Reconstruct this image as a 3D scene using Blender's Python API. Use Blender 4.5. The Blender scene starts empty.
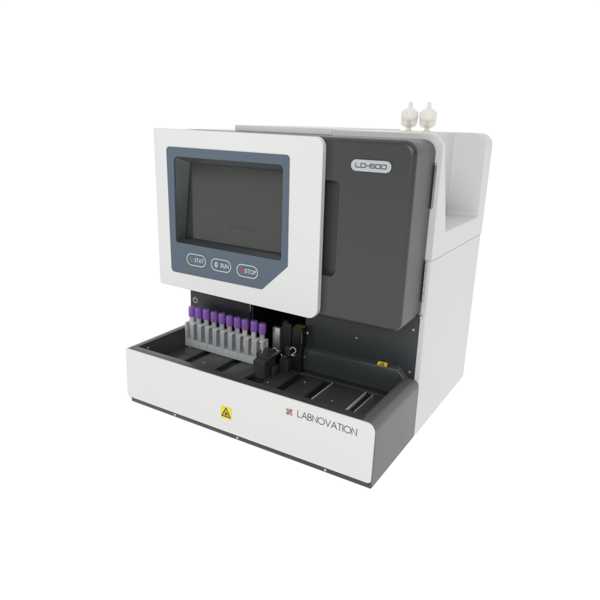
import bpy, bmesh, math, random
from mathutils import Vector, Matrix
random.seed(7)
S = bpy.context.scene
COL = S.collection

# ------------------------------------------------------------------ camera
def make_camera():
    yaw, pitch, roll = 0.5475923, -0.2743132, 0.0315404
    sy, cy, sp, cp = math.sin(yaw), math.cos(yaw), math.sin(pitch), math.cos(pitch)
    fwd = Vector((-sy*cp, cy*cp, sp)); right = Vector((cy, sy, 0)); up = right.cross(fwd)
    cr, sr = math.cos(roll), math.sin(roll)
    r2 = right*cr + up*sr; u2 = up*cr - right*sr
    m = Matrix((r2, u2, -fwd)).transposed().to_4x4()
    m.translation = Vector((0.929615, -0.859190, 0.623520))
    cd = bpy.data.cameras.new('camera'); c = bpy.data.objects.new('camera', cd); COL.objects.link(c)
    c.matrix_world = m
    cd.sensor_fit = 'HORIZONTAL'; cd.sensor_width = 36; cd.lens = 588.824/600*36
    cd.shift_x = (300-283.2917)/600; cd.shift_y = (285.8777-300)/600
    cd.clip_start = 0.01; cd.clip_end = 200
    S.camera = c
make_camera()

# ------------------------------------------------------------------ studio light
S.view_settings.view_transform = 'Standard'
S.view_settings.look = 'None'
S.view_settings.exposure = 0
S.view_settings.gamma = 1
w = bpy.data.worlds.new('World'); S.world = w; w.use_nodes = True
def world_nodes():
    nt = w.node_tree; nd = nt.nodes; lk = nt.links
    bg = nd['Background']
    tc = nd.new('ShaderNodeTexCoord'); sp = nd.new('ShaderNodeSeparateXYZ')
    lk.new(tc.outputs['Generated'], sp.inputs[0])
    # white sweep behind and beside the machine, dimmer studio where the photographer stands
    mr = nd.new('ShaderNodeMapRange'); mr.interpolation_type = 'SMOOTHSTEP'
    mr.inputs['From Min'].default_value = -0.75; mr.inputs['From Max'].default_value = -0.05
    mr.inputs['To Min'].default_value = 0.15; mr.inputs['To Max'].default_value = 1.02
    lk.new(sp.outputs['Y'], mr.inputs['Value'])
    val = mr.outputs[0]
    for axis, a, b, lo in (('Z', .35, .85, 1.00), ('X', .62, .92, .15)):      # zenith kept bright, world dimmed on the right to darken side panels
        m2 = nd.new('ShaderNodeMapRange'); m2.interpolation_type = 'SMOOTHSTEP'
        m2.inputs['From Min'].default_value = a; m2.inputs['From Max'].default_value = b
        m2.inputs['To Min'].default_value = 1.0; m2.inputs['To Max'].default_value = lo
        lk.new(sp.outputs[axis], m2.inputs['Value'])
        mu = nd.new('ShaderNodeMath'); mu.operation = 'MULTIPLY'; lk.new(val, mu.inputs[0]); lk.new(m2.outputs[0], mu.inputs[1]); val = mu.outputs[0]
    lk.new(val, bg.inputs['Strength'])
    bg.inputs['Color'].default_value = (1, 1, 0.995, 1)
world_nodes()
def area(name, loc, target, sx, sy, power, col=(1, 1, 1)):
    l = bpy.data.lights.new(name, 'AREA'); l.shape = 'RECTANGLE'; l.size = sx; l.size_y = sy; l.energy = power; l.color = col
    o = bpy.data.objects.new(name, l); COL.objects.link(o); o.location = loc
    o.rotation_euler = (Vector(target)-Vector(loc)).to_track_quat('-Z', 'Y').to_euler()
area('softbox', (1.25, -2.1, 1.55), (0.35, 0.1, 0.42), 1.3, 0.9, 28, (1, 0.99, 0.97))
area('strip_softbox', (-0.75, -1.15, 0.95), (0.2, 0.2, 0.2), 0.07, 1.1, 4.2)

# ------------------------------------------------------------------ materials
def mat(name, col, rough=0.4, metal=0.0, var=0.04, bump=0.0, bscale=900, spec=0.5, trans=0.0, coat=0.0, emit=0.0, rvar=0.06, alpha=1.0):
    m = bpy.data.materials.new(name); m.use_nodes = True
    nt = m.node_tree; nd = nt.nodes; lk = nt.links; b = nd['Principled BSDF']
    tc = nd.new('ShaderNodeTexCoord')
    n = nd.new('ShaderNodeTexNoise'); n.inputs['Scale'].default_value = 14; n.inputs['Detail'].default_value = 5
    lk.new(tc.outputs['Object'], n.inputs['Vector'])
    mx = nd.new('ShaderNodeMix'); mx.data_type = 'RGBA'
    lo = tuple(max(0, c*(1-var)) for c in col); hi = tuple(min(1, c*(1+var)) for c in col)
    mx.inputs[6].default_value = (*lo, 1); mx.inputs[7].default_value = (*hi, 1)
    lk.new(n.outputs['Fac'], mx.inputs[0]); lk.new(mx.outputs[2], b.inputs['Base Color'])
    mr = nd.new('ShaderNodeMapRange'); mr.inputs['To Min'].default_value = max(0.02, rough-rvar); mr.inputs['To Max'].default_value = rough+rvar
    lk.new(n.outputs['Fac'], mr.inputs['Value']); (lk.new(mr.outputs[0], b.inputs['Roughness']) if rvar else setattr(b.inputs['Roughness'], 'default_value', rough))
    b.inputs['Metallic'].default_value = metal
    b.inputs['Specular IOR Level'].default_value = spec
    b.inputs['Transmission Weight'].default_value = trans
    b.inputs['Coat Weight'].default_value = coat; b.inputs['Alpha'].default_value = alpha
    if bump:
        n2 = nd.new('ShaderNodeTexNoise'); n2.inputs['Scale'].default_value = bscale; n2.inputs['Detail'].default_value = 2
        lk.new(tc.outputs['Object'], n2.inputs['Vector'])
        bp = nd.new('ShaderNodeBump'); bp.inputs['Strength'].default_value = bump; bp.inputs['Distance'].default_value = 0.0005
        lk.new(n2.outputs['Fac'], bp.inputs['Height']); lk.new(bp.outputs[0], b.inputs['Normal'])
    if emit:
        b.inputs['Emission Color'].default_value = (*col, 1); b.inputs['Emission Strength'].default_value = emit
    return m
M = dict(
    white=mat('white_paint', (0.715, 0.725, 0.72), 0.36, var=0.012, bump=0.12),
    lid=mat('lid_white', (0.82, 0.84, 0.85), 0.42, var=0.012, bump=0.12),
    door=mat('charcoal_paint', (0.042, 0.047, 0.045), 0.33, bump=0.25, bscale=1400),
    base=mat('grey_base_paint', (0.115, 0.120, 0.112), 0.38, bump=0.25, bscale=1400),
    tray=mat('tray_plastic', (0.052, 0.055, 0.054), 0.32, bump=0.2),
    floor=mat('tray_floor_plastic', (0.062, 0.064, 0.058), 0.30, bump=0.15),
    dark=mat('black_interior', (0.013, 0.014, 0.018), 0.5, bump=0.15),
    wall=mat('dark_blue_grey_panel', (0.036, 0.042, 0.046), 0.36, bump=0.2),
    gap=mat('groove_black', (0.009, 0.010, 0.013), 0.5),
    blue=mat('slate_blue_bezel', (0.082, 0.115, 0.155), 0.45, bump=0.15),
    funnel=mat('bezel_recess_grey', (0.062, 0.069, 0.071), 0.30, rvar=0),
    glass=mat('screen_glass', (0.040, 0.043, 0.040), 0.10, var=0.0, rvar=0),
    screenmark=mat('dark_screen_mark', (0.030, 0.031, 0.029), 0.3),
    purple=mat('purple_cap', (0.34, 0.16, 0.60), 0.36, bump=0.1),
    capdark=mat('purple_cap_ridge', (0.27, 0.11, 0.50), 0.5),
    rack=mat('rack_grey', (0.58, 0.61, 0.63), 0.22, var=0.08),
    racktop=mat('rack_light_grey', (0.72, 0.75, 0.76), 0.3, var=0.06),
    tube=mat('tube_glass', (0.82, 0.84, 0.86), 0.08, var=0.0, rvar=0, alpha=0.40, coat=1.0),
    blood=mat('tube_sample', (0.045, 0.016, 0.020), 0.3),
    paper=mat('paper_label', (0.72, 0.68, 0.68), 0.7),
    pink=mat('pink_print', (0.55, 0.30, 0.36), 0.7),
    metal=mat('brushed_metal', (0.74, 0.73, 0.69), 0.38, metal=0.9),
    rail=mat('rail_metal', (0.80, 0.80, 0.79), 0.3, metal=0.25),
    screw=mat('screw_metal', (0.50, 0.50, 0.49), 0.35, metal=0.8),
    chrome=mat('hinge_metal', (0.33, 0.33, 0.34), 0.22, metal=0.95),
    badge=mat('badge_silver', (0.52, 0.54, 0.57), 0.38, metal=0.35, bump=0.3),
    ink=mat('dark_ink', (0.05, 0.06, 0.09), 0.5),
    navy=mat('navy_ink', (0.050, 0.060, 0.12), 0.5),
    red=mat('dull_red_ink', (0.42, 0.12, 0.12), 0.5),
    greyink=mat('mauve_grey_ink', (0.36, 0.28, 0.30), 0.5),
    lightink=mat('pale_ink', (0.62, 0.68, 0.74), 0.5),
    green=mat('green_ink', (0.05, 0.30, 0.09), 0.5),
    redlamp=mat('red_symbol_ink', (0.45, 0.07, 0.08), 0.5),
    yellow=mat('yellow_label', (0.80, 0.66, 0.02), 0.5, var=0.03),
    black=mat('label_black', (0.01, 0.01, 0.01), 0.5),
    ring=mat('amber_sticker', (0.55, 0.40, 0.03), 0.35),
    tab=mat('brown_tab', (0.060, 0.048, 0.052), 0.32),
    hose=mat('white_tubing', (0.60, 0.60, 0.58), 0.3),
    bowl=mat('clear_bowl_plastic', (0.92, 0.90, 0.82), 0.25, var=0.01, alpha=0.32),
    filt=mat('translucent_white_plastic', (0.90, 0.90, 0.86), 0.35, var=0.01),
    cream=mat('cream_plastic', (0.92, 0.87, 0.70), 0.4, var=0.03),
)
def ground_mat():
    m = bpy.data.materials.new('glowing_white_ground'); m.use_nodes = True
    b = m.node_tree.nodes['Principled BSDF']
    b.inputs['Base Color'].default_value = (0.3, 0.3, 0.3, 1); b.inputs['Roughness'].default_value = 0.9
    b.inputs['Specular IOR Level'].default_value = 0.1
    b.inputs['Emission Color'].default_value = (1, 1, 0.995, 1); b.inputs['Emission Strength'].default_value = 0.88  # added glow that keeps the ground pure white
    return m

# ------------------------------------------------------------------ mesh helpers
def smooth(me, ang=35):
    for p in me.polygons: p.use_smooth = True
    bm = bmesh.new(); bm.from_mesh(me)
    a = math.radians(ang)
    for e in bm.edges:
        if len(e.link_faces) == 2: e.smooth = e.calc_face_angle(0) < a
    bm.to_mesh(me); bm.free()
def obj(name, bm, mats, parent=None, ang=35):
    me = bpy.data.meshes.new(name)
    bmesh.ops.remove_doubles(bm, verts=bm.verts, dist=1e-7)
    bm.to_mesh(me); bm.free()
    smooth(me, ang)
    if not isinstance(mats, (list, tuple)): mats = [mats]
    for m in mats: me.materials.append(M[m] if isinstance(m, str) else m)
    o = bpy.data.objects.new(name, me); COL.objects.link(o)
    if parent is not None: o.parent = parent
    return o
def finish(o, cutters=(), bevel=0.0, seg=3, ang=30):
    """boolean cuts and an angle-limited bevel, baked into the mesh"""
    cs = []
    for c in cutters:
        me = bpy.data.meshes.new('cut'); bmesh.ops.recalc_face_normals(c, faces=c.faces); c.to_mesh(me); c.free()
        co = bpy.data.objects.new('cut', me); COL.objects.link(co); cs.append(co)
        md = o.modifiers.new('b', 'BOOLEAN'); md.operation = 'DIFFERENCE'; md.solver = 'EXACT'; md.object = co
    if bevel:
        md = o.modifiers.new('v', 'BEVEL'); md.width = bevel; md.segments = seg; md.limit_method = 'ANGLE'
        md.angle_limit = math.radians(ang); md.use_clamp_overlap = True; md.harden_normals = False
    dg = bpy.context.evaluated_depsgraph_get(); dg.update()
    me = bpy.data.meshes.new_from_object(o.evaluated_get(dg), preserve_all_data_layers=True, depsgraph=dg)
    o.modifiers.clear(); o.data = me
    for c in cs: bpy.data.objects.remove(c)
    smooth(me, 40)
    for p in me.polygons:
        if p.area > 4e-4: p.use_smooth = False
    return o
def box(bm, x0, x1, y0, y1, z0, z1, bev=0.0, mi=0, seg=2):
    r = bmesh.ops.create_cube(bm, size=1); vs = r['verts']
    for v in vs: v.co = Vector(((x0+x1)/2+v.co.x*(x1-x0), (y0+y1)/2+v.co.y*(y1-y0), (z0+z1)/2+v.co.z*(z1-z0)))
    fs = set(f for v in vs for f in v.link_faces)
    for f in fs: f.material_index = mi
    if bev:
        es = list(set(e for v in vs for e in v.link_edges))
        bmesh.ops.bevel(bm, geom=es, offset=bev, segments=seg, affect='EDGES', profile=0.5)
    return bm
def prism(bm, pts, axis, a, b, mi=0, mp=None):
    """polygon pts in the two axes other than `axis`, extruded from a to b"""
    def P(u, v, t):
        return {'y': (u, t, v), 'x': (t, u, v), 'z': (u, v, t)}[axis]
    A = [bm.verts.new(P(u, v, a)) for u, v in pts]; B = [bm.verts.new(P(u, v, b)) for u, v in pts]
    fs = [bm.faces.new(A), bm.faces.new(B[::-1])]
    n = len(pts)
    for i in range(n): fs.append(bm.faces.new((A[i], B[i], B[(i+1) % n], A[(i+1) % n])))
    for f in fs: f.material_index = mi
    bmesh.ops.recalc_face_normals(bm, faces=fs)
    return bm
def rpoly(pts, seg=8):
    """pts: (u, v, r) -> polygon with rounded corners"""
    out = []; n = len(pts)
    for i in range(n):
        u, v, r = pts[i]; p = Vector((u, v)); a = Vector(pts[i-1][:2]); b = Vector(pts[(i+1) % n][:2])
        if r <= 0: out.append((u, v)); continue
        da = (a-p).normalized(); db = (b-p).normalized(); th = da.angle(db)
        d = r/math.tan(th/2); c = p+(da+db).normalized()*(r/math.sin(th/2))
        s = p+da*d; e = p+db*d; a0 = math.atan2(s.y-c.y, s.x-c.x); a1 = math.atan2(e.y-c.y, e.x-c.x)
        dl = (a1-a0+math.pi) % (2*math.pi)-math.pi
        for k in range(seg+1):
            t = a0+dl*k/seg; out.append((c.x+r*math.cos(t), c.y+r*math.sin(t)))
    return out
def rrect(x0, x1, z0, z1, r, seg=8): return rpoly([(x0, z0, r), (x1, z0, r), (x1, z1, r), (x0, z1, r)], seg)
def lathe(bm, prof, loc, seg=28, mi=0, axis='z'):
    rings = []
    for r, z in prof:
        ring = []
        for k in range(seg):
            t = 2*math.pi*k/seg; c, s = r*math.cos(t), r*math.sin(t)
            if axis == 'z': q = (loc[0]+c, loc[1]+s, loc[2]+z)
            elif axis == 'y': q = (loc[0]+c, loc[1]+z, loc[2]+s)
            else: q = (loc[0]+z, loc[1]+c, loc[2]+s)
            ring.append(bm.verts.new(q))
        rings.append(ring)
    fs = []
    for a, b in zip(rings, rings[1:]):
        for k in range(seg): fs.append(bm.faces.new((a[k], a[(k+1) % seg], b[(k+1) % seg], b[k])))
    fs.append(bm.faces.new(rings[0][::-1])); fs.append(bm.faces.new(rings[-1]))
    for f in fs: f.material_index = mi
    bmesh.ops.recalc_face_normals(bm, faces=fs)
    return bm
def tube(bm, pts, r, mi=0, seg=10, closed=False):
    pts = [Vector(p) for p in pts]; n = len(pts); rings = []; prev = None
    for i, p in enumerate(pts):
        if closed: t = (pts[(i+1) % n]-pts[i-1]).normalized()
        else: t = (pts[min(i+1, n-1)]-pts[max(i-1, 0)]).normalized()
        ref = prev if prev is not None else (Vector((0, 0, 1)) if abs(t.z) < 0.9 else Vector((1, 0, 0)))
        u = (ref-t*ref.dot(t)).normalized(); prev = u; v = t.cross(u)
        rings.append([bm.verts.new(p+(u*math.cos(2*math.pi*k/seg)+v*math.sin(2*math.pi*k/seg))*r) for k in range(seg)])
    fs = []
    m = n if closed else n-1
    for i in range(m):
        a, b = rings[i], rings[(i+1) % n]
        for k in range(seg): fs.append(bm.faces.new((a[k], a[(k+1) % seg], b[(k+1) % seg], b[k])))
    if not closed: fs += [bm.faces.new(rings[0][::-1]), bm.faces.new(rings[-1])]
    for f in fs: f.material_index = mi
    bmesh.ops.recalc_face_normals(bm, faces=fs)
def ribbon(bm, pts, wd, P, mi=0, closed=False):
    """flat printed stroke; P maps (u, v) to 3D"""
    pts = [Vector(p) for p in pts]; n = len(pts); L = []; R = []
    for i, p in enumerate(pts):
        a = pts[i-1] if (i or closed) else None; b = pts[(i+1) % n] if (i < n-1 or closed) else None
        d1 = (p-a).normalized() if a is not None else (b-p).normalized()
        d2 = (b-p).normalized() if b is not None else d1
        n1 = Vector((-d1.y, d1.x)); n2 = Vector((-d2.y, d2.x)); m = (n1+n2)
        m = m.normalized() if m.length > 1e-6 else n1
        k = min(1/max(m.dot(n1), 0.3), 2.2)
        if a is None: p = p-d1*wd*0.45
        if b is None: p = p+d2*wd*0.45
        L.append(bm.verts.new(P(*(p+m*wd/2*k)))); R.append(bm.verts.new(P(*(p-m*wd/2*k))))
    for i in range(n if closed else n-1):
        j = (i+1) % n
        f = bm.faces.new((R[i], R[j], L[j], L[i])); f.material_index = mi
def fill(bm, pts, P, mi=0):
    f = bm.faces.new([bm.verts.new(P(u, v)) for u, v in pts]); f.material_index = mi; return f
def arc(cx, cy, rx, ry, a0, a1, n=14):
    return [(cx+rx*math.cos(math.radians(a0+(a1-a0)*k/n)), cy+ry*math.sin(math.radians(a0+(a1-a0)*k/n))) for k in range(n+1)]
def ell(cx, cy, rx, ry, n=24): return arc(cx, cy, rx, ry, 0, 360, n)[:-1]
# stroke letters in a unit-high cell: width, [(points, closed)]
GLYPH = {
    'L': (0.50, [([(0, 1), (0, 0), (.46, 0)], False)]),
    'A': (0.76, [([(0, 0), (.38, 1), (.76, 0)], False), ([(.13, .33), (.63, .33)], False)]),
    'B': (0.54, [([(0, .53)]+[(.27, .53)]+arc(.27, .265, .25, .265, 90, -90, 10)+[(0, 0), (0, 1), (.24, 1)]+arc(.24, .765, .22, .235, 90, -90, 10), False)]),
    'N': (0.66, [([(0, 0), (0, 1), (.66, 0), (.66, 1)], False)]),
    'O': (0.96, [(ell(.48, .5, .48, .5, 30), True)]),
    'V': (0.72, [([(0, 1), (.36, 0), (.72, 1)], False)]),
    'T': (0.54, [([(0, 1), (.54, 1)], False), ([(.27, 1), (.27, 0)], False)]),
    'I': (0.04, [([(.02, 0), (.02, 1)], False)]),
    'S': (0.50, [(arc(.26, .75, .22, .25, 40, 270, 12)+arc(.26, .25, .24, .25, 90, -140, 12), False)]),
    'P': (0.48, [([(0, 0), (0, 1), (.24, 1)]+arc(.24, .74, .22, .26, 90, -90, 10)+[(0, .48)], False)]),
    'R': (0.50, [([(0, 0), (0, 1), (.24, 1)]+arc(.24, .75, .22, .25, 90, -90, 10)+[(0, .50)], False), ([(.24, .5), (.5, 0)], False)]),
    'U': (0.56, [([(0, 1), (0, .28)]+arc(.28, .28, .28, .28, 180, 360, 10)+[(.56, 1)], False)]),
    # wide squared letters of the badge
    'l': (1.05, [([(0, 1), (0, .12), (.1, 0), (1.05, 0)], False)]),
    'd': (1.15, [([(0, 0), (0, 1), (1.0, 1), (1.15, .85), (1.15, .15), (1.0, 0)], True)]),
    '-': (0.55, [([(0, .5), (.55, .5)], False)]),
    '6': (1.10, [([(1.1, 1), (.12, 1), (0, .88), (0, .12), (.12, 0), (.98, 0), (1.1, .12), (1.1, .44), (.98, .56), (0, .56)], False)]),
    '0': (1.15, [([(.12, 0), (0, .12), (0, .88), (.12, 1), (1.03, 1), (1.15, .88), (1.15, .12), (1.03, 0)], True)]),
}
def text(bm, s, x0, x1, z0, z1, wd, P, mi=0, gap=0.2):
    h = z1-z0; tot = sum(GLYPH[c][0] for c in s)+gap*(len(s)-1); k = (x1-x0)/tot; x = x0
    for c in s:
        gw, st = GLYPH[c]
        for q, (pts, cl) in enumerate(st): ribbon(bm, [(x+u*k, z0+wd/2+v*(h-wd)) for u, v in pts], wd, lambda a, b, q=q: tuple(Vector(P(a, b))-Vector((0, .00004*q, 0))), mi, cl)
        x += (gw+gap)*k
def front(y): return lambda u, v: (u, y, v)
def tag(o, label, cat, group=None, kind=None):
    if kind: o['kind'] = kind
    if label: o['label'] = label
    if cat: o['category'] = cat
    if group: o['group'] = group
def empty(name, loc):
    o = bpy.data.objects.new(name, None); o.location = loc; o.empty_display_size = 0.05; COL.objects.link(o); return o
def screw(parent, loc, axis, r=0.0028, name='screw'):
    bm = bmesh.new()
    if axis == 'z': lathe(bm, [(r, 0), (r, .0006), (r*.75, .0014), (r*.3, .0016)], loc, 14)
    else: lathe(bm, [(r, 0), (r, -.0006), (r*.75, -.0014), (r*.3, -.0016)], loc, 14, axis='y')
    return obj(name, bm, 'screw', parent)

# ------------------------------------------------------------------ white ground, made to glow so no shadow shows on it
bm = bmesh.new()
bmesh.ops.create_circle(bm, cap_ends=True, segments=96, radius=6)
g = obj('ground', bm, ground_mat()); g['kind'] = 'structure'
g.location = (0.3, 0.3, -0.0055)

# ------------------------------------------------------------------ analyzer
W = 0.6; Y1 = 0.222; Y2 = 0.600; ZT = 0.1262
an = empty('blood_analyzer', (0.3, 0.3, 0)); INV = Matrix.Translation((-0.3, -0.3, 0))
tag(an, 'white and charcoal benchtop laboratory analyzer with a touch screen and open front sample tray', 'analyzer')
PARTS = []
def part(name, bm, mats, parent=None, **k):
    o = obj(name, bm, mats, parent if parent is not None else an, **k)
    if parent is None: o.matrix_parent_inverse = INV
    return o

# base body: dark well with side cover
bm = bmesh.new(); box(bm, 0.004, 0.5715, 0.0045, 0.2215, 0.006, 0.072)
part('base_body', bm, 'base')
bm = bmesh.new()
prism(bm, rpoly([(0.0045, 0.006, 0), (0.0045, 0.1252, 0.002), (0.0265, 0.1252, 0.003), (0.0305, 0.072, 0), (0.029, 0.006, 0)], 4), 'x', 0.0042, 0.574)
prism(bm, rpoly([(0.0045, 0.0, 0), (0.0045, 0.1252, 0.002), (0.0152, 0.1252, 0.002), (0.018, 0.072, 0), (0.018, 0.0, 0)], 4), 'y', 0.0255, 0.2212)
part('tray_rim', bm, 'tray')
bm = bmesh.new()                                   # rounded grey end cover on the right
prism(bm, rpoly([(0.566, 0.0, 0), (0.6, 0.0, 0), (0.6, 0.1258, 0.017), (0.5745, 0.1268, 0.004), (0.566, 0.1225, 0.002)], 12), 'y', 0.0022, 0.2214)
o = part('end_cover', bm, 'base'); finish(o, (), 0.0016, 3, 50)
bm = bmesh.new()
box(bm, 0.012, 0.5990, 0.0012, 0.2, 0.0003, 0.0092, 0.0006)
part('kick_strip', bm, 'door')
for x in (0.142, 0.308, 0.508): screw(an, (x, 0.0012, 0.0052), 'y', 0.0028).matrix_parent_inverse = INV
for x, y in ((.05, .04), (.55, .04), (.05, .55), (.55, .55)):
    bm = bmesh.new(); lathe(bm, [(.014, -.0055), (.015, -.001), (.015, .002)], (x, y, 0)); part('rubber_foot', bm, 'gap')

# white front panel with wrap to the left side
bm = bmesh.new()
prism(bm, rpoly([(0, 0.0095, 0.008), (0.5985, 0.0095, 0.008), (0.5990, ZT, 0.0165), (0, ZT, 0.002)], 12), 'y', 0.0, 0.0043)
o = part('front_panel', bm, 'white'); finish(o, (), 0.0018, 4, 50)
bm = bmesh.new()
box(bm, 0.0003, 0.0043, 0.003, 0.2212, 0.0098, ZT-0.0004, 0.0008)
part('left_panel', bm, 'white')

# tray floor: plates separated by channels
bm = bmesh.new()
ch = [(.079, .100), (.167, .190), (.250, .270), (.330, .350), (.398, .4175), (.4955, .5135)]
xs = [0.0185]+[c for p in ch for c in p]+[0.5655]
for i in range(0, len(xs), 2): box(bm, xs[i], xs[i+1], 0.031, 0.199, 0.0725, 0.0800, 0.0009)
part('tray_floor', bm, 'floor')
bm = bmesh.new(); box(bm, 0.0182, 0.5658, 0.0302, 0.2212, 0.0705, 0.0738); part('channel_bottom', bm, 'gap')
bm = bmesh.new(); box(bm, 0.0185, 0.5655, 0.2045, 0.2110, 0.0738, 0.0806, 0.001)
part('rear_rail', bm, 'tray')
for x, t in ((.4178, .0022), (.4957, .0022), (.5128, .0011)):
    bm = bmesh.new(); box(bm, x-t/2, x+t/2, 0.060, 0.1985, 0.0742, 0.0813, 0.0003); part('guide_rail', bm, 'rail')
for x, y in ((.124, .121), (.037, .174), (.302, .119), (.366, .167), (.456, .122), (.541, .168), (.515, .188)):
    o = screw(an, (x, y, .0800), 'z', .0022 if x != .515 else .0014); o.matrix_parent_inverse = INV
o = screw(an, (.0235, .047, .1165), 'z', .0028)    # little pin by the front left corner
o.matrix_parent_inverse = INV
bm = bmesh.new(); lathe(bm, [(.0022, 0), (.0022, .038)], (.0235, .047, .0795), 10); part('corner_pin', bm, 'tray')

# cabinet, lower cover (white) with the central opening
bm = bmesh.new()
prism(bm, rpoly([(0, .2282, 0), (.183, .2282, 0), (.183, .36, 0), (.330, .36, 0), (.330, .2282, 0), (.5878, .2282, 0),
                 (.5878, .2222, .001), (.6, .2222, .0035), (.6, .6, .012), (0, .6, .012)], 6), 'z', 0.0, 0.3720)
part('lower_cover', bm, 'white')
bm = bmesh.new(); box(bm, .004, .5985, .2245, .597, .3710, .3742, .0005); part('seam_gasket', bm, 'lid')

# cabinet, upper cover
bm = bmesh.new()
prism(bm, rpoly([(0, .3728, 0), (.6, .3728, 0), (.6, .6085, .028), (.3727, .6085, 0), (.3727, .5975, 0), (0, .5975, 0)], 14), 'y', .2222, .6)
o = part('upper_cover', bm, 'white')
c = bmesh.new()
prism(c, rpoly([(.293, .420, .004), (.545, .420, .008), (.527, .70, 0), (.2365, .70, 0), (.2370, .575, 0)], 5), 'x', .528, .66)
finish(o, [c], 0.0016, 3, 28)
bm = bmesh.new()
box(bm, .133, .3718, .2222, .599, .5978, .6105, .0012)
part('top_lid', bm, 'lid')

# door (charcoal) with grip recess and screen pocket
bm = bmesh.new()
def door_outline(d):
    return rpoly([(.022+d, .2515+d, .012), (.5865-d, .2535+d, max(.018-d*.6, .002)), (.5875-d, .5975-d, max(.024-d*.6, .003)), (.022+d, .5975-d, .012)], 12)
DR = .0105
rings = [(door_outline(DR*(1-math.cos(a))), .115+DR*(1-math.sin(a))) for a in [math.radians(90*k/6) for k in range(7)]]
rings = rings[::-1] if False else rings
def loft_closed(bm, loops):
    rs = [[bm.verts.new((u, y, v)) for u, v in pts] for pts, y in loops]
    for a, b2 in zip(rs, rs[1:]):
        n = len(a)
        for i in range(n): bm.faces.new((a[i], a[(i+1) % n], b2[(i+1) % n], b2[i]))
    bm.faces.new(rs[0]); bm.faces.new(rs[-1]); bmesh.ops.recalc_face_normals(bm, faces=bm.faces)
loft_closed(bm, [(door_outline(0), .2212)]+rings)
o = part('door', bm, 'door')
c1 = bmesh.new(); prism(c1, rrect(.35, .4475, .340, .519, .011), 'y', .09, .129)
c2 = bmesh.new(); prism(c2, rrect(.05, .345, .35, .55, .01), 'y', .09, .16)
finish(o, [c1, c2], 0.0022, 3, 50)
# badge
bm = bmesh.new(); prism(bm, rrect(.4700, .5465, .5405, .5610, .0102, 10), 'y', .1122, .1152)
b = part('badge', bm, 'badge'); finish(b, (), .0009, 3, 50)
bm = bmesh.new(); text(bm, 'ld-600', .4795, .5375, .5468, .5548, .0015, front(.1119), 0, .28)
part('lettering', bm, 'ink', o)
bpy.data.objects['lettering'].parent = b
# hinges
for z0, z1 in ((.475, .553), (.294, .370)):
    bm = bmesh.new()
    n = 5; h = (z1-z0)/n
    for k in range(n): lathe(bm, [(.0027, 0.0004), (.0030, .0008), (.0030, h-.0008), (.0027, h-.0004)], (.5893, .2192, z0+k*h), 14)
    lathe(bm, [(.0015, -.002), (.0022, -.001), (.0022, z1-z0+.001), (.0012, z1-z0+.003)], (.5893, .2192, z0), 12)
    part('hinge', bm, 'chrome')
bm = bmesh.new(); lathe(bm, [(.0032, -.004), (.0032, .002), (.002, .0035)], (.5905, .2185, .2605), 14); part('door_stop', bm, 'screw')

# display housing
HP = [(.0065, .599, .0045), (.4185, .5965, .019), (.4235, .2515, .021), (.0145, .2565, .0045)]
bm = bmesh.new(); prism(bm, rpoly(HP, 12), 'y', .1000, .1146)
h = part('display_housing', bm, 'white')
c = bmesh.new(); prism(c, rrect(.052, .344, .352, .548, .01), 'y', .09, .13)
finish(h, [c], .0022, 4, 50)
bm = bmesh.new(); box(bm, .0085, .021, .1150, .2205, .262, .594, .001); part('housing_side', bm, 'white')
# blue bezel
bm = bmesh.new()
prism(bm, rpoly([(.0435, .5625, .008), (.3500, .5612, .008), (.3535, .3480, .002), (.2945, .2912, .004), (.0515, .2910, .009)], 8), 'y', .0988, .1030)
bz = part('bezel', bm, 'blue')
c = bmesh.new(); prism(c, rpoly([(.0645, .543, .010), (.3365, .5425, .010), (.3385, .3575, .006), (.0660, .3590, .006)], 8), 'y', .09, .12)
finish(bz, [c], .0006, 2, 50)
# funnel-shaped recess wall
def loft(bm, loops):
    rs = [[bm.verts.new((u, y, v)) for u, v in pts] for pts, y in loops]
    for a, b2 in zip(rs, rs[1:]):
        n = len(a)
        for i in range(n): bm.faces.new((a[i], a[(i+1) % n], b2[(i+1) % n], b2[i]))
bm = bmesh.new()
I0 = rpoly([(.0645, .543, .010), (.3365, .5425, .010), (.3385, .3575, .006), (.0660, .3590, .006)], 8)
I1 = rpoly([(.0850, .5300, .004), (.3310, .5290, .004), (.3300, .3630, .003), (.0690, .3640, .003)], 8)
O1 = rpoly([(.0600, .548, .004), (.3410, .547, .004), (.3420, .3530, .003), (.0610, .3530, .003)], 8)
loft(bm, [(O1, .1035), (I0, .1032), (I1, .1275), (O1, .1285)])
part('screen_recess', bm, 'funnel')
bm = bmesh.new()
I2 = rpoly([(.0875, .5275, .002), (.3285, .5265, .002), (.3275, .3655, .002), (.0715, .3665, .002)], 8)
loft(bm, [(I1, .1270), (I2, .1272), (I2, .1290)]); part('screen_gasket', bm, 'gap')
bm = bmesh.new(); prism(bm, [(.070, .531), (.331, .530), (.330, .362), (.068, .362)], 'y', .1280, .1320)
sc = part('screen', bm, 'glass')
bm = bmesh.new()
for k in range(9): 
    x = .186+k*.0080
    box(bm, x, x+random.uniform(.005, .0072), .12797, .1283, .4030-.0002*k, .4075-.0002*k, 0)
    box(bm, x+.001, x+.0062, .12797, .1283, .4100-.0002*k, .4112-.0002*k, 0)
part('screen_mark', bm, 'screenmark', sc)  # two rows of slightly darker dashes on the screen
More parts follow.
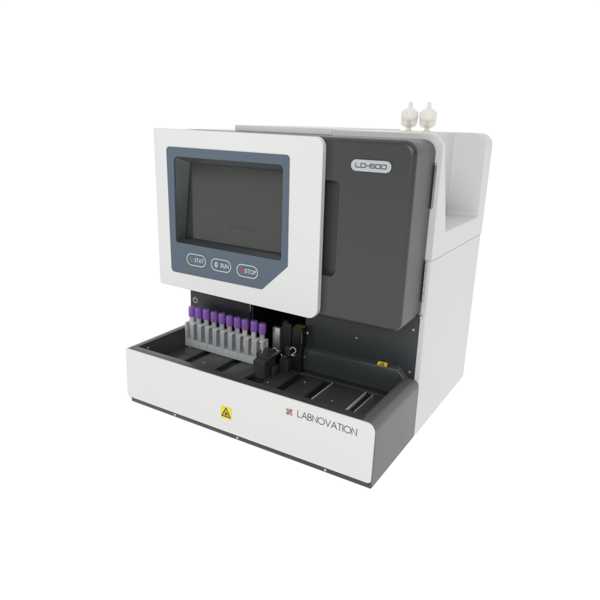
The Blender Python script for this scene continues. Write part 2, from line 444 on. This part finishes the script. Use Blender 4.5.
# buttons
def button(cx, cz, word, sym, symmat):
    P = front(.0984); bm = bmesh.new()
    prism(bm, rrect(cx-.0258, cx+.0258, cz-.0125, cz+.0125, .0122, 10), 'y', .0985, .1000, 0)
    ribbon(bm, rrect(cx-.0258, cx+.0258, cz-.0125, cz+.0125, .0124, 10), .0017, front(.0983), 1, True)
    wd = {'STAT': .0235, 'RUN': .0195, 'STOP': .0275}[word]
    text(bm, word, cx+(.0195 if word != 'STOP' else .0215)-wd, cx+(.0195 if word != 'STOP' else .0215), cz-.0045, cz+.0045, .0013, P, 1, .28)
    sx = cx-.0135
    if sym == 'dot':
        ribbon(bm, ell(sx, cz, .0052, .0052, 20), .0014, P, 2, True); fill(bm, ell(sx, cz, .0025, .0025, 14), front(.0982), 2)
    elif sym == 'gear':
        ribbon(bm, ell(sx+.001, cz, .0036, .0045, 20), .0016, P, 1, True); ribbon(bm, [(sx+.001, cz-.0065), (sx+.001, cz+.0065)], .0012, front(.0982), 1)
    else:
        ribbon(bm, [(sx-.0026, cz-.0026), (sx+.0026, cz+.0026)], .0014, P, 2); ribbon(bm, [(sx-.0026, cz+.0026), (sx+.0026, cz-.0026)], .0014, front(.0982), 2)
        ribbon(bm, ell(sx, cz, .0052, .0052, 20), .0012, front(.0981), 2, True)
    return obj('button', bm, ['blue', 'lightink', symmat], bz)
for a in ((.1235, .3265, 'STAT', 'dot', 'green'), (.1905, .3252, 'RUN', 'gear', 'lightink'), (.2580, .3235, 'STOP', 'x', 'redlamp')): button(*a)

# front lettering, emblem, warning label
bm = bmesh.new(); text(bm, 'LABNOVATION', .4458, .5655, .0945, .1085, .00145, front(-.0003), 0, .155)
part('lettering', bm, 'navy')
bm = bmesh.new()
cx, cz, s = .4275, .0995, .0068
for k in range(4):
    a = math.radians(45+90*k); c0, s0 = math.cos(a), math.sin(a)
    def T(u, v): return (cx+(u*c0-v*s0)*s, cz+(u*s0+v*c0)*s)
    fill(bm, [T(.05, 0), T(.36, .36), T(1.3, .36), T(1.08, 0), T(1.3, -.36), T(.36, -.36)], front(-.0003), k % 2)
    fill(bm, [T(.45, .36), T(.95, .42), T(.85, .62), T(.62, .62)], front(-.0003), 1-k % 2)
part('emblem', bm, ['red', 'greyink'])
def hazard(name, P, cx, cz, s, parent=None, k=1.0):
    """yellow square label with a black warning triangle; P maps (u, v, lift)"""
    bm = bmesh.new()
    fill(bm, rrect(cx-s*k, cx+s*k, cz-s, cz+s, s*.06, 3), lambda u, v: P(u, v, 0), 0)
    tri = [(cx-s*.78*k, cz-s*.62), (cx+s*.78*k, cz-s*.62), (cx, cz+s*.80)]
    ribbon(bm, tri, s*.17, lambda u, v: P(u, v, .0002), 1, True)
    for q in range(3):
        a = math.radians(90+120*q); ux, uz = cx+math.cos(a)*s*.21*k, cz-s*.16+math.sin(a)*s*.21
        ribbon(bm, arc(ux, uz, s*.17*k, s*.17, 90+120*q+35, 90+120*q+325, 14), s*.08, lambda u, v: P(u, v, .0002+.00005*q), 1)
    ribbon(bm, ell(cx, cz-s*.16, s*.13*k, s*.13, 14), s*.07, lambda u, v: P(u, v, .0004), 1, True)
    return part(name, bm, ['yellow', 'black'], parent)
hazard('warning_label', lambda u, v, l: (u, -.0004-l, v), .2805, .0528, .0132)

# back wall panels behind the tray
bm = bmesh.new(); box(bm, -.0004, .1815, .2225, .2280, .072, .2600, .0006); bp_ = part('left_back_panel', bm, 'dark')
bm = bmesh.new()
ribbon(bm, arc(.0148, .1862, .0066, .0066, 125, 415, 22), .0017, front(.2222), 0); ribbon(bm, [(.0148, .1865), (.0148, .1945)], .0017, front(.2221), 0)
part('power_symbol', bm, 'lightink', bp_)
bm = bmesh.new(); box(bm, .1815, .1832, .2212, .2280, .13, .2490, .0003); part('panel_edge', bm, 'chrome')
bm = bmesh.new(); box(bm, .330, .5876, .2243, .2280, .072, .2600, .0006); part('right_back_panel', bm, 'wall')
for x, z, r in ((.3345, .168, .0042), (.455, .184, .0028), (.576, .229, .003), (.576, .1375, .003), (.336, .115, .0028)):
    o = screw(an, (x, .2243 if z != .115 else .2146, z), 'y', r); o.matrix_parent_inverse = INV
bm = bmesh.new()
box(bm, .184, .329, .3535, .3590, .004, .370); box(bm, .1834, .1860, .229, .3535, .004, .370); box(bm, .3270, .3296, .229, .3535, .004, .370)
box(bm, .1862, .3268, .2235, .353, .060, .0800)
part('interior_liner', bm, 'dark')
bm = bmesh.new(); box(bm, .184, .3296, .2225, .3530, .2485, .2520); part('door_underside', bm, 'dark')
# guide ledge with sloping top and chamfered end
bm = bmesh.new()
V = []
def ring(x, zt, zb=.0850):
    return [bm.verts.new(c) for c in ((x, .2150, zb), (x, .2150, zt), (x, .2163, zt+.0022), (x, .2238, zt+.0095), (x, .2242, zb))]
R = [ring(.322, .1275), ring(.553, .1375), ring(.5735, .1180)]
for a, b2 in zip(R, R[1:]):
    for i in range(5): bm.faces.new((a[i], a[(i+1) % 5], b2[(i+1) % 5], b2[i]))
bm.faces.new(R[0]); bm.faces.new(R[-1][::-1]); bmesh.ops.recalc_face_normals(bm, faces=bm.faces)
lg = part('guide_ledge', bm, 'wall')
def PL(u, v, l):                                  # on the ledge's sloping top: v = 0..1 across
    zt = .1275+(u-.322)/(.553-.322)*.0100
    return (u, .2163+.0075*v-l*.7, zt+.0022+.0073*v+l*.7+.0003)
bm = bmesh.new()
fill(bm, [(.508, .08), (.529, .08), (.529, .95), (.508, .95)], lambda u, v: PL(u, v, 0), 0)
ribbon(bm, [(.513, .22), (.524, .22), (.5185, .85)], .0016, lambda u, v: PL(u, v, .0002), 1, True) if False else None
fill(bm, [(.5125, .2), (.5245, .2), (.5185, .85)], lambda u, v: PL(u, v, .0002), 1)
fill(bm, [(.5155, .33), (.5215, .33), (.5185, .62)], lambda u, v: PL(u, v, .0003), 0)
part('warning_label', bm, ['yellow', 'black'], lg)

# mechanism in the middle opening
bm = bmesh.new()
prism(bm, rpoly([(.2605, .121, .003), (.2900, .121, .007), (.2860, .176, .004), (.2500, .176, .003)], 5), 'z', .0802, .1195)
prism(bm, rpoly([(.2480, .150, .004), (.2890, .140, .009), (.2880, .200, .006), (.2400, .200, .003)], 5), 'z', .1195, .1235)
box(bm, .2460, .2560, .1560, .1660, .0802, .1195, .001); box(bm, .2620, .2760, .180, .192, .1235, .1275, .0012)
box(bm, .2905, .2960, .150, .172, .0802, .1010, .001)
o = part('pusher_block', bm, 'tray'); finish(o, (), .0008, 2, 50)
bm = bmesh.new(); prism(bm, rpoly([(.2405, .083, .011), (.2640, .083, .011), (.268, .141, .002), (.2425, .141, .002)], 6), 'z', .0840, .0935)
o = part('slider_tab', bm, 'tab'); finish(o, (), .0015, 3, 50)
bm = bmesh.new(); prism(bm, rpoly([(.266, .095, .003), (.292, .108, .003), (.284, .141, .002), (.268, .141, .002)], 4), 'z', .0802, .0832); part('slider_slot', bm, 'gap')
bm = bmesh.new()
box(bm, .2885, .3105, .186, .206, .0802, .1090, .0012); lathe(bm, [(.0065, 0), (.0065, .005), (.005, .007)], (.297, .196, .1090), 18)
part('stopper_block', bm, 'wall')
bm = bmesh.new()
box(bm, .2535, .2715, .2095, .2110, .112, .1690, .0003); box(bm, .2715, .2730, .2085, .2225, .112, .1710, .0003); box(bm, .2535, .2715, .2098, .2200, .1690, .1705, .0003)
part('metal_bracket', bm, 'metal')
bm = bmesh.new(); box(bm, .275, .300, .214, .2330, .082, .1850, .002); lathe(bm, [(.008, 0), (.008, .005), (.005, .006)], (.283, .222, .1850), 16)
part('sensor_housing', bm, 'gap')
bm = bmesh.new()
box(bm, .3105, .3345, .2030, .2240, .0800, .1850, .0012); box(bm, .3120, .3330, .2015, .2031, .100, .124, .0006)
box(bm, .3150, .3300, .2010, .2031, .140, .176, .0006)
sh = part('scanner_housing', bm, 'gap')
bm = bmesh.new()
fill(bm, [(.3118, .2042), (.3335, .2042), (.3335, .2228), (.3118, .2228)], lambda u, v: (u, v, .1853), 0)
ribbon(bm, [(.3180, .2075), (.3300, .2110), (.3240, .2190), (.3160, .2150)], .0018, lambda u, v: (u, v, .1856), 1, True)
fill(bm, [(.3337, .176), (.3343, .176), (.3343, .150), (.3337, .150)], front(.2027), 0)
part('caution_sticker', bm, ['ring', 'black'], sh)
bm = bmesh.new(); tube(bm, [(.3108, .2026, .182), (.3108, .2026, .148)], .0007); part('thin_rod', bm, 'chrome')
def hook(pts, r, m='hose'):
    bm = bmesh.new(); tube(bm, pts, r); return part('tubing', bm, m)
def spline(ctrl, n=8):
    out = []; c = [Vector(q) for q in ctrl]; c = [c[0]]+c+[c[-1]]
    for i in range(1, len(c)-2):
        for k in range(n):
            t = k/n; a, b2, d, e = c[i-1:i+3]
            out.append(.5*((2*b2)+(-a+d)*t+(2*a-5*b2+4*d-e)*t*t+(-a+3*b2-3*d+e)*t**3))
    out.append(c[-2]); return out
hook(spline([(.3130, .190, .1350), (.3180, .190, .1415), (.3255, .190, .1400), (.3270, .190, .1335), (.3210, .190, .1270), (.3165, .190, .1225), (.3255, .189, .1240)]), .0012)
hook(spline([(.2655, .190, .1240), (.2700, .190, .1290), (.2760, .190, .1285), (.2800, .190, .1240), (.2850, .190, .1262)]), .0010)
hook(spline([(.2625, .148, .1405), (.2665, .148, .1395), (.2680, .147, .1350), (.2655, .148, .1300)]), .0013)
hook(spline([(.2895, .190, .1190), (.2925, .190, .1150), (.2915, .190, .1100)]), .0009, 'metal')
bm = bmesh.new()
for x, z in ((.297, .127), (.3035, .118), (.3060, .131)): lathe(bm, [(.0022, 0), (.0024, -.0015), (.0012, -.0022)], (x, .1995, z), 12, axis='y')
box(bm, .2940, .3080, .1998, .2130, .1120, .1360, .001)
part('valve_manifold', bm, 'wall')

# ------------------------------------------------------------------ sample rack (stands in the tray)
X0, PX, NT, RY = .0285, .0231, 10, .1890
rk = empty('sample_rack', (.14, RY, .080)); RI = Matrix.Translation((-.14, -RY, -.080))
tag(rk, 'grey plastic ten-slot sample rack standing at the left of the black tray', 'tube rack')
def rpart(name, bm, m):
    o = obj(name, bm, m, rk); o.matrix_parent_inverse = RI; return o
XL, XR = X0-.0105, X0+PX*(NT-1)+.0125
bm = bmesh.new()
box(bm, XL, XR, RY-.0105, RY+.0105, .0803, .0985, .0008)
box(bm, XL, XR, RY+.0080, RY+.0105, .0985, .1380, .0006)
for k in range(NT+1):
    xc = X0+PX*(k-.5) if 0 < k < NT else (XL+.0035 if k == 0 else XR-.0035)
    hw = .0066 if 0 < k < NT else .0038
    hv = hw-.0012 if 0 < k < NT else hw
    box(bm, xc-hv, xc+hv, RY-.0105, RY-.0078, .0980, .1378, .0009)
    box(bm, xc-.0022, xc+.0022, RY-.0080, RY+.0082, .0980, .1370, .0004)
    box(bm, xc-.0008, xc+.0008, RY-.0114, RY-.0104, .0840, .1360, .0003)
rpart('rack_body', bm, 'rack')
bm = bmesh.new()
for k in range(NT+1):
    xc = X0+PX*(k-.5) if 0 < k < NT else (XL+.0032 if k == 0 else XR-.0032)
    hw = .0066 if 0 < k < NT else .0032
    if k == NT: box(bm, xc-.008, xc+hw, RY-.0112, RY+.0112, .1380, .1430, .0012)
    else: box(bm, xc-hw, xc+hw, RY-.0112, RY+.0112, .1380, .1415, .0012)
rpart('rack_top', bm, 'racktop')
bm = bmesh.new()
for k in range(NT): box(bm, X0+PX*k-.0050, X0+PX*k+.0050, RY+.0072, RY+.0079, .0990, .1370)
rpart('slot_back', bm, 'dark')

# ------------------------------------------------------------------ tubes
def make_tube():
    t = empty('sample_tube', (0, 0, 0))
    bm = bmesh.new()
    r = .0062
    prof = [(.0008, 0), (.0030, .0008), (.0048, .0028), (r, .006), (r, .068), (r-.0008, .068), (r-.0008, .006), (.0035, .0028), (.0008, .0012)]
    lathe(bm, prof, (0, 0, 0), 20); obj('glass_body', bm, 'tube', t)
    bm = bmesh.new(); lathe(bm, [(.0005, .0018), (.0036, .0036), (.0050, .0065), (.0050, .020)], (0, 0, 0), 16); obj('blood_sample', bm, 'blood', t)
    bm = bmesh.new()
    lathe(bm, [(.0058, .0565), (.0079, .0568), (.0082, .0585), (.0082, .0795), (.0079, .0812), (.0068, .0818), (.0010, .0816)], (0, 0, 0), 28)
    for k in range(22):
        a = 2*math.pi*k/22
        tube(bm, [(.0082*math.cos(a), .0082*math.sin(a), .0595), (.0082*math.cos(a), .0082*math.sin(a), .0785)], .00035, 1, 5)
    obj('cap', bm, ['purple', 'capdark'], t)
    return t
def copy_tree(o):
    c = o.copy(); COL.objects.link(c)
    for ch_ in o.children:
        d = ch_.copy(); COL.objects.link(d); d.parent = c
    return c
ordn = ['leftmost purple-capped tube in the rack, with a white label under its cap',
        'second purple-capped tube from the left end of the grey rack',
        'third purple-capped tube from the left end of the grey rack',
        'fourth purple-capped tube from the left end of the grey rack',
        'fifth purple-capped tube from the left end of the grey rack',
        'sixth purple-capped tube from the left, fifth from the right end of the rack',
        'seventh purple-capped tube from the left, just left of the tubes with pinkish labels',
        'eighth purple-capped tube from the left, with a torn pinkish white label',
        'ninth purple-capped tube from the left, with a pinkish white label, beside the last tube',
        'rightmost purple-capped tube, standing behind the dark pusher block']
proto = make_tube(); tubes = []
for k in range(NT):
    t = proto if k == 0 else copy_tree(proto)
    t.location = (X0+PX*k+random.uniform(-.0006, .0006), RY+.0035, .0990+random.uniform(-.0012, .0008))
    t.rotation_euler = (random.uniform(-.015, .015), random.uniform(-.02, .02), random.uniform(0, 6))
    tag(t, ordn[k], 'sample tube', 'purple-capped tubes in the sample rack'); tubes.append(t)
def paper(k, z0, z1, a0, a1, pink=False):
    t = tubes[k]; bm = bmesh.new(); r = .0066; n = 12
    rz = t.rotation_euler.z
    A = [math.radians(a0+(a1-a0)*i/n)-rz for i in range(n+1)]
    for i in range(n):
        zz = [z0+random.uniform(0, .0015), z1]
        vs = [bm.verts.new((r*math.cos(a), r*math.sin(a), z)) for a, z in ((A[i], z0), (A[i+1], z0), (A[i+1], z1), (A[i], z1))]
        f = bm.faces.new(vs); f.material_index = 1 if pink and i % 5 == 2 else 0
    bmesh.ops.solidify(bm, geom=list(bm.faces), thickness=.0003)
    obj('paper_label', bm, ['paper', 'pink'], t)
paper(0, .034, .057, 180, 360)
paper(7, .040, .058, 215, 330, True); paper(7, .014, .036, 250, 300)
paper(8, .004, .056, 235, 320, True)

# ------------------------------------------------------------------ two vent filters on top
def make_filter():
    t = empty('vent_filter', (0, 0, 0))
    bm = bmesh.new(); lathe(bm, [(.0085, 0), (.0085, .0015), (.0055, .0035), (.0048, .006), (.0048, .027), (.003, .028)], (0, 0, 0), 24); obj('stem', bm, 'cream', t)
    bm = bmesh.new()
    lathe(bm, [(.0060, .0075), (.0090, .0080), (.0150, .0110), (.0172, .0150), (.0178, .0235), (.0170, .0240), (.0160, .0160), (.0085, .0100), (.0060, .0090)], (0, 0, 0), 36)
    obj('lower_bowl', bm, 'bowl', t)
    bm = bmesh.new(); lathe(bm, [(.0120, .0225), (.0168, .0230), (.0170, .0262), (.0120, .0270)], (0, 0, 0), 36); obj('seal_ring', bm, 'cream', t)
    bm = bmesh.new()
    lathe(bm, [(.0150, .0262), (.0180, .0264), (.0182, .0275), (.0182, .0385), (.0178, .0405),
               (.0160, .0425), (.0110, .0462), (.0070, .0480), (.0047, .0495), (.0043, .0590), (.0034, .0605), (.0015, .0606)], (0, 0, 0), 36)
    obj('filter_housing', bm, 'filt', t)
    return t
f1 = make_filter(); f1.location = (.4655, .40, .6085)
tag(f1, 'left one of two translucent white vent filters on top of the analyzer', 'vent filter', 'vent filters on the analyzer top')
f2 = copy_tree(f1); f2.location = (.5045, .405, .6085); f2.rotation_euler = (0, 0, .4)
tag(f2, 'right one of two translucent white vent filters, nearer the notched side of the cabinet', 'vent filter', 'vent filters on the analyzer top')

S.render.resolution_x = 1024; S.render.resolution_y = 1024
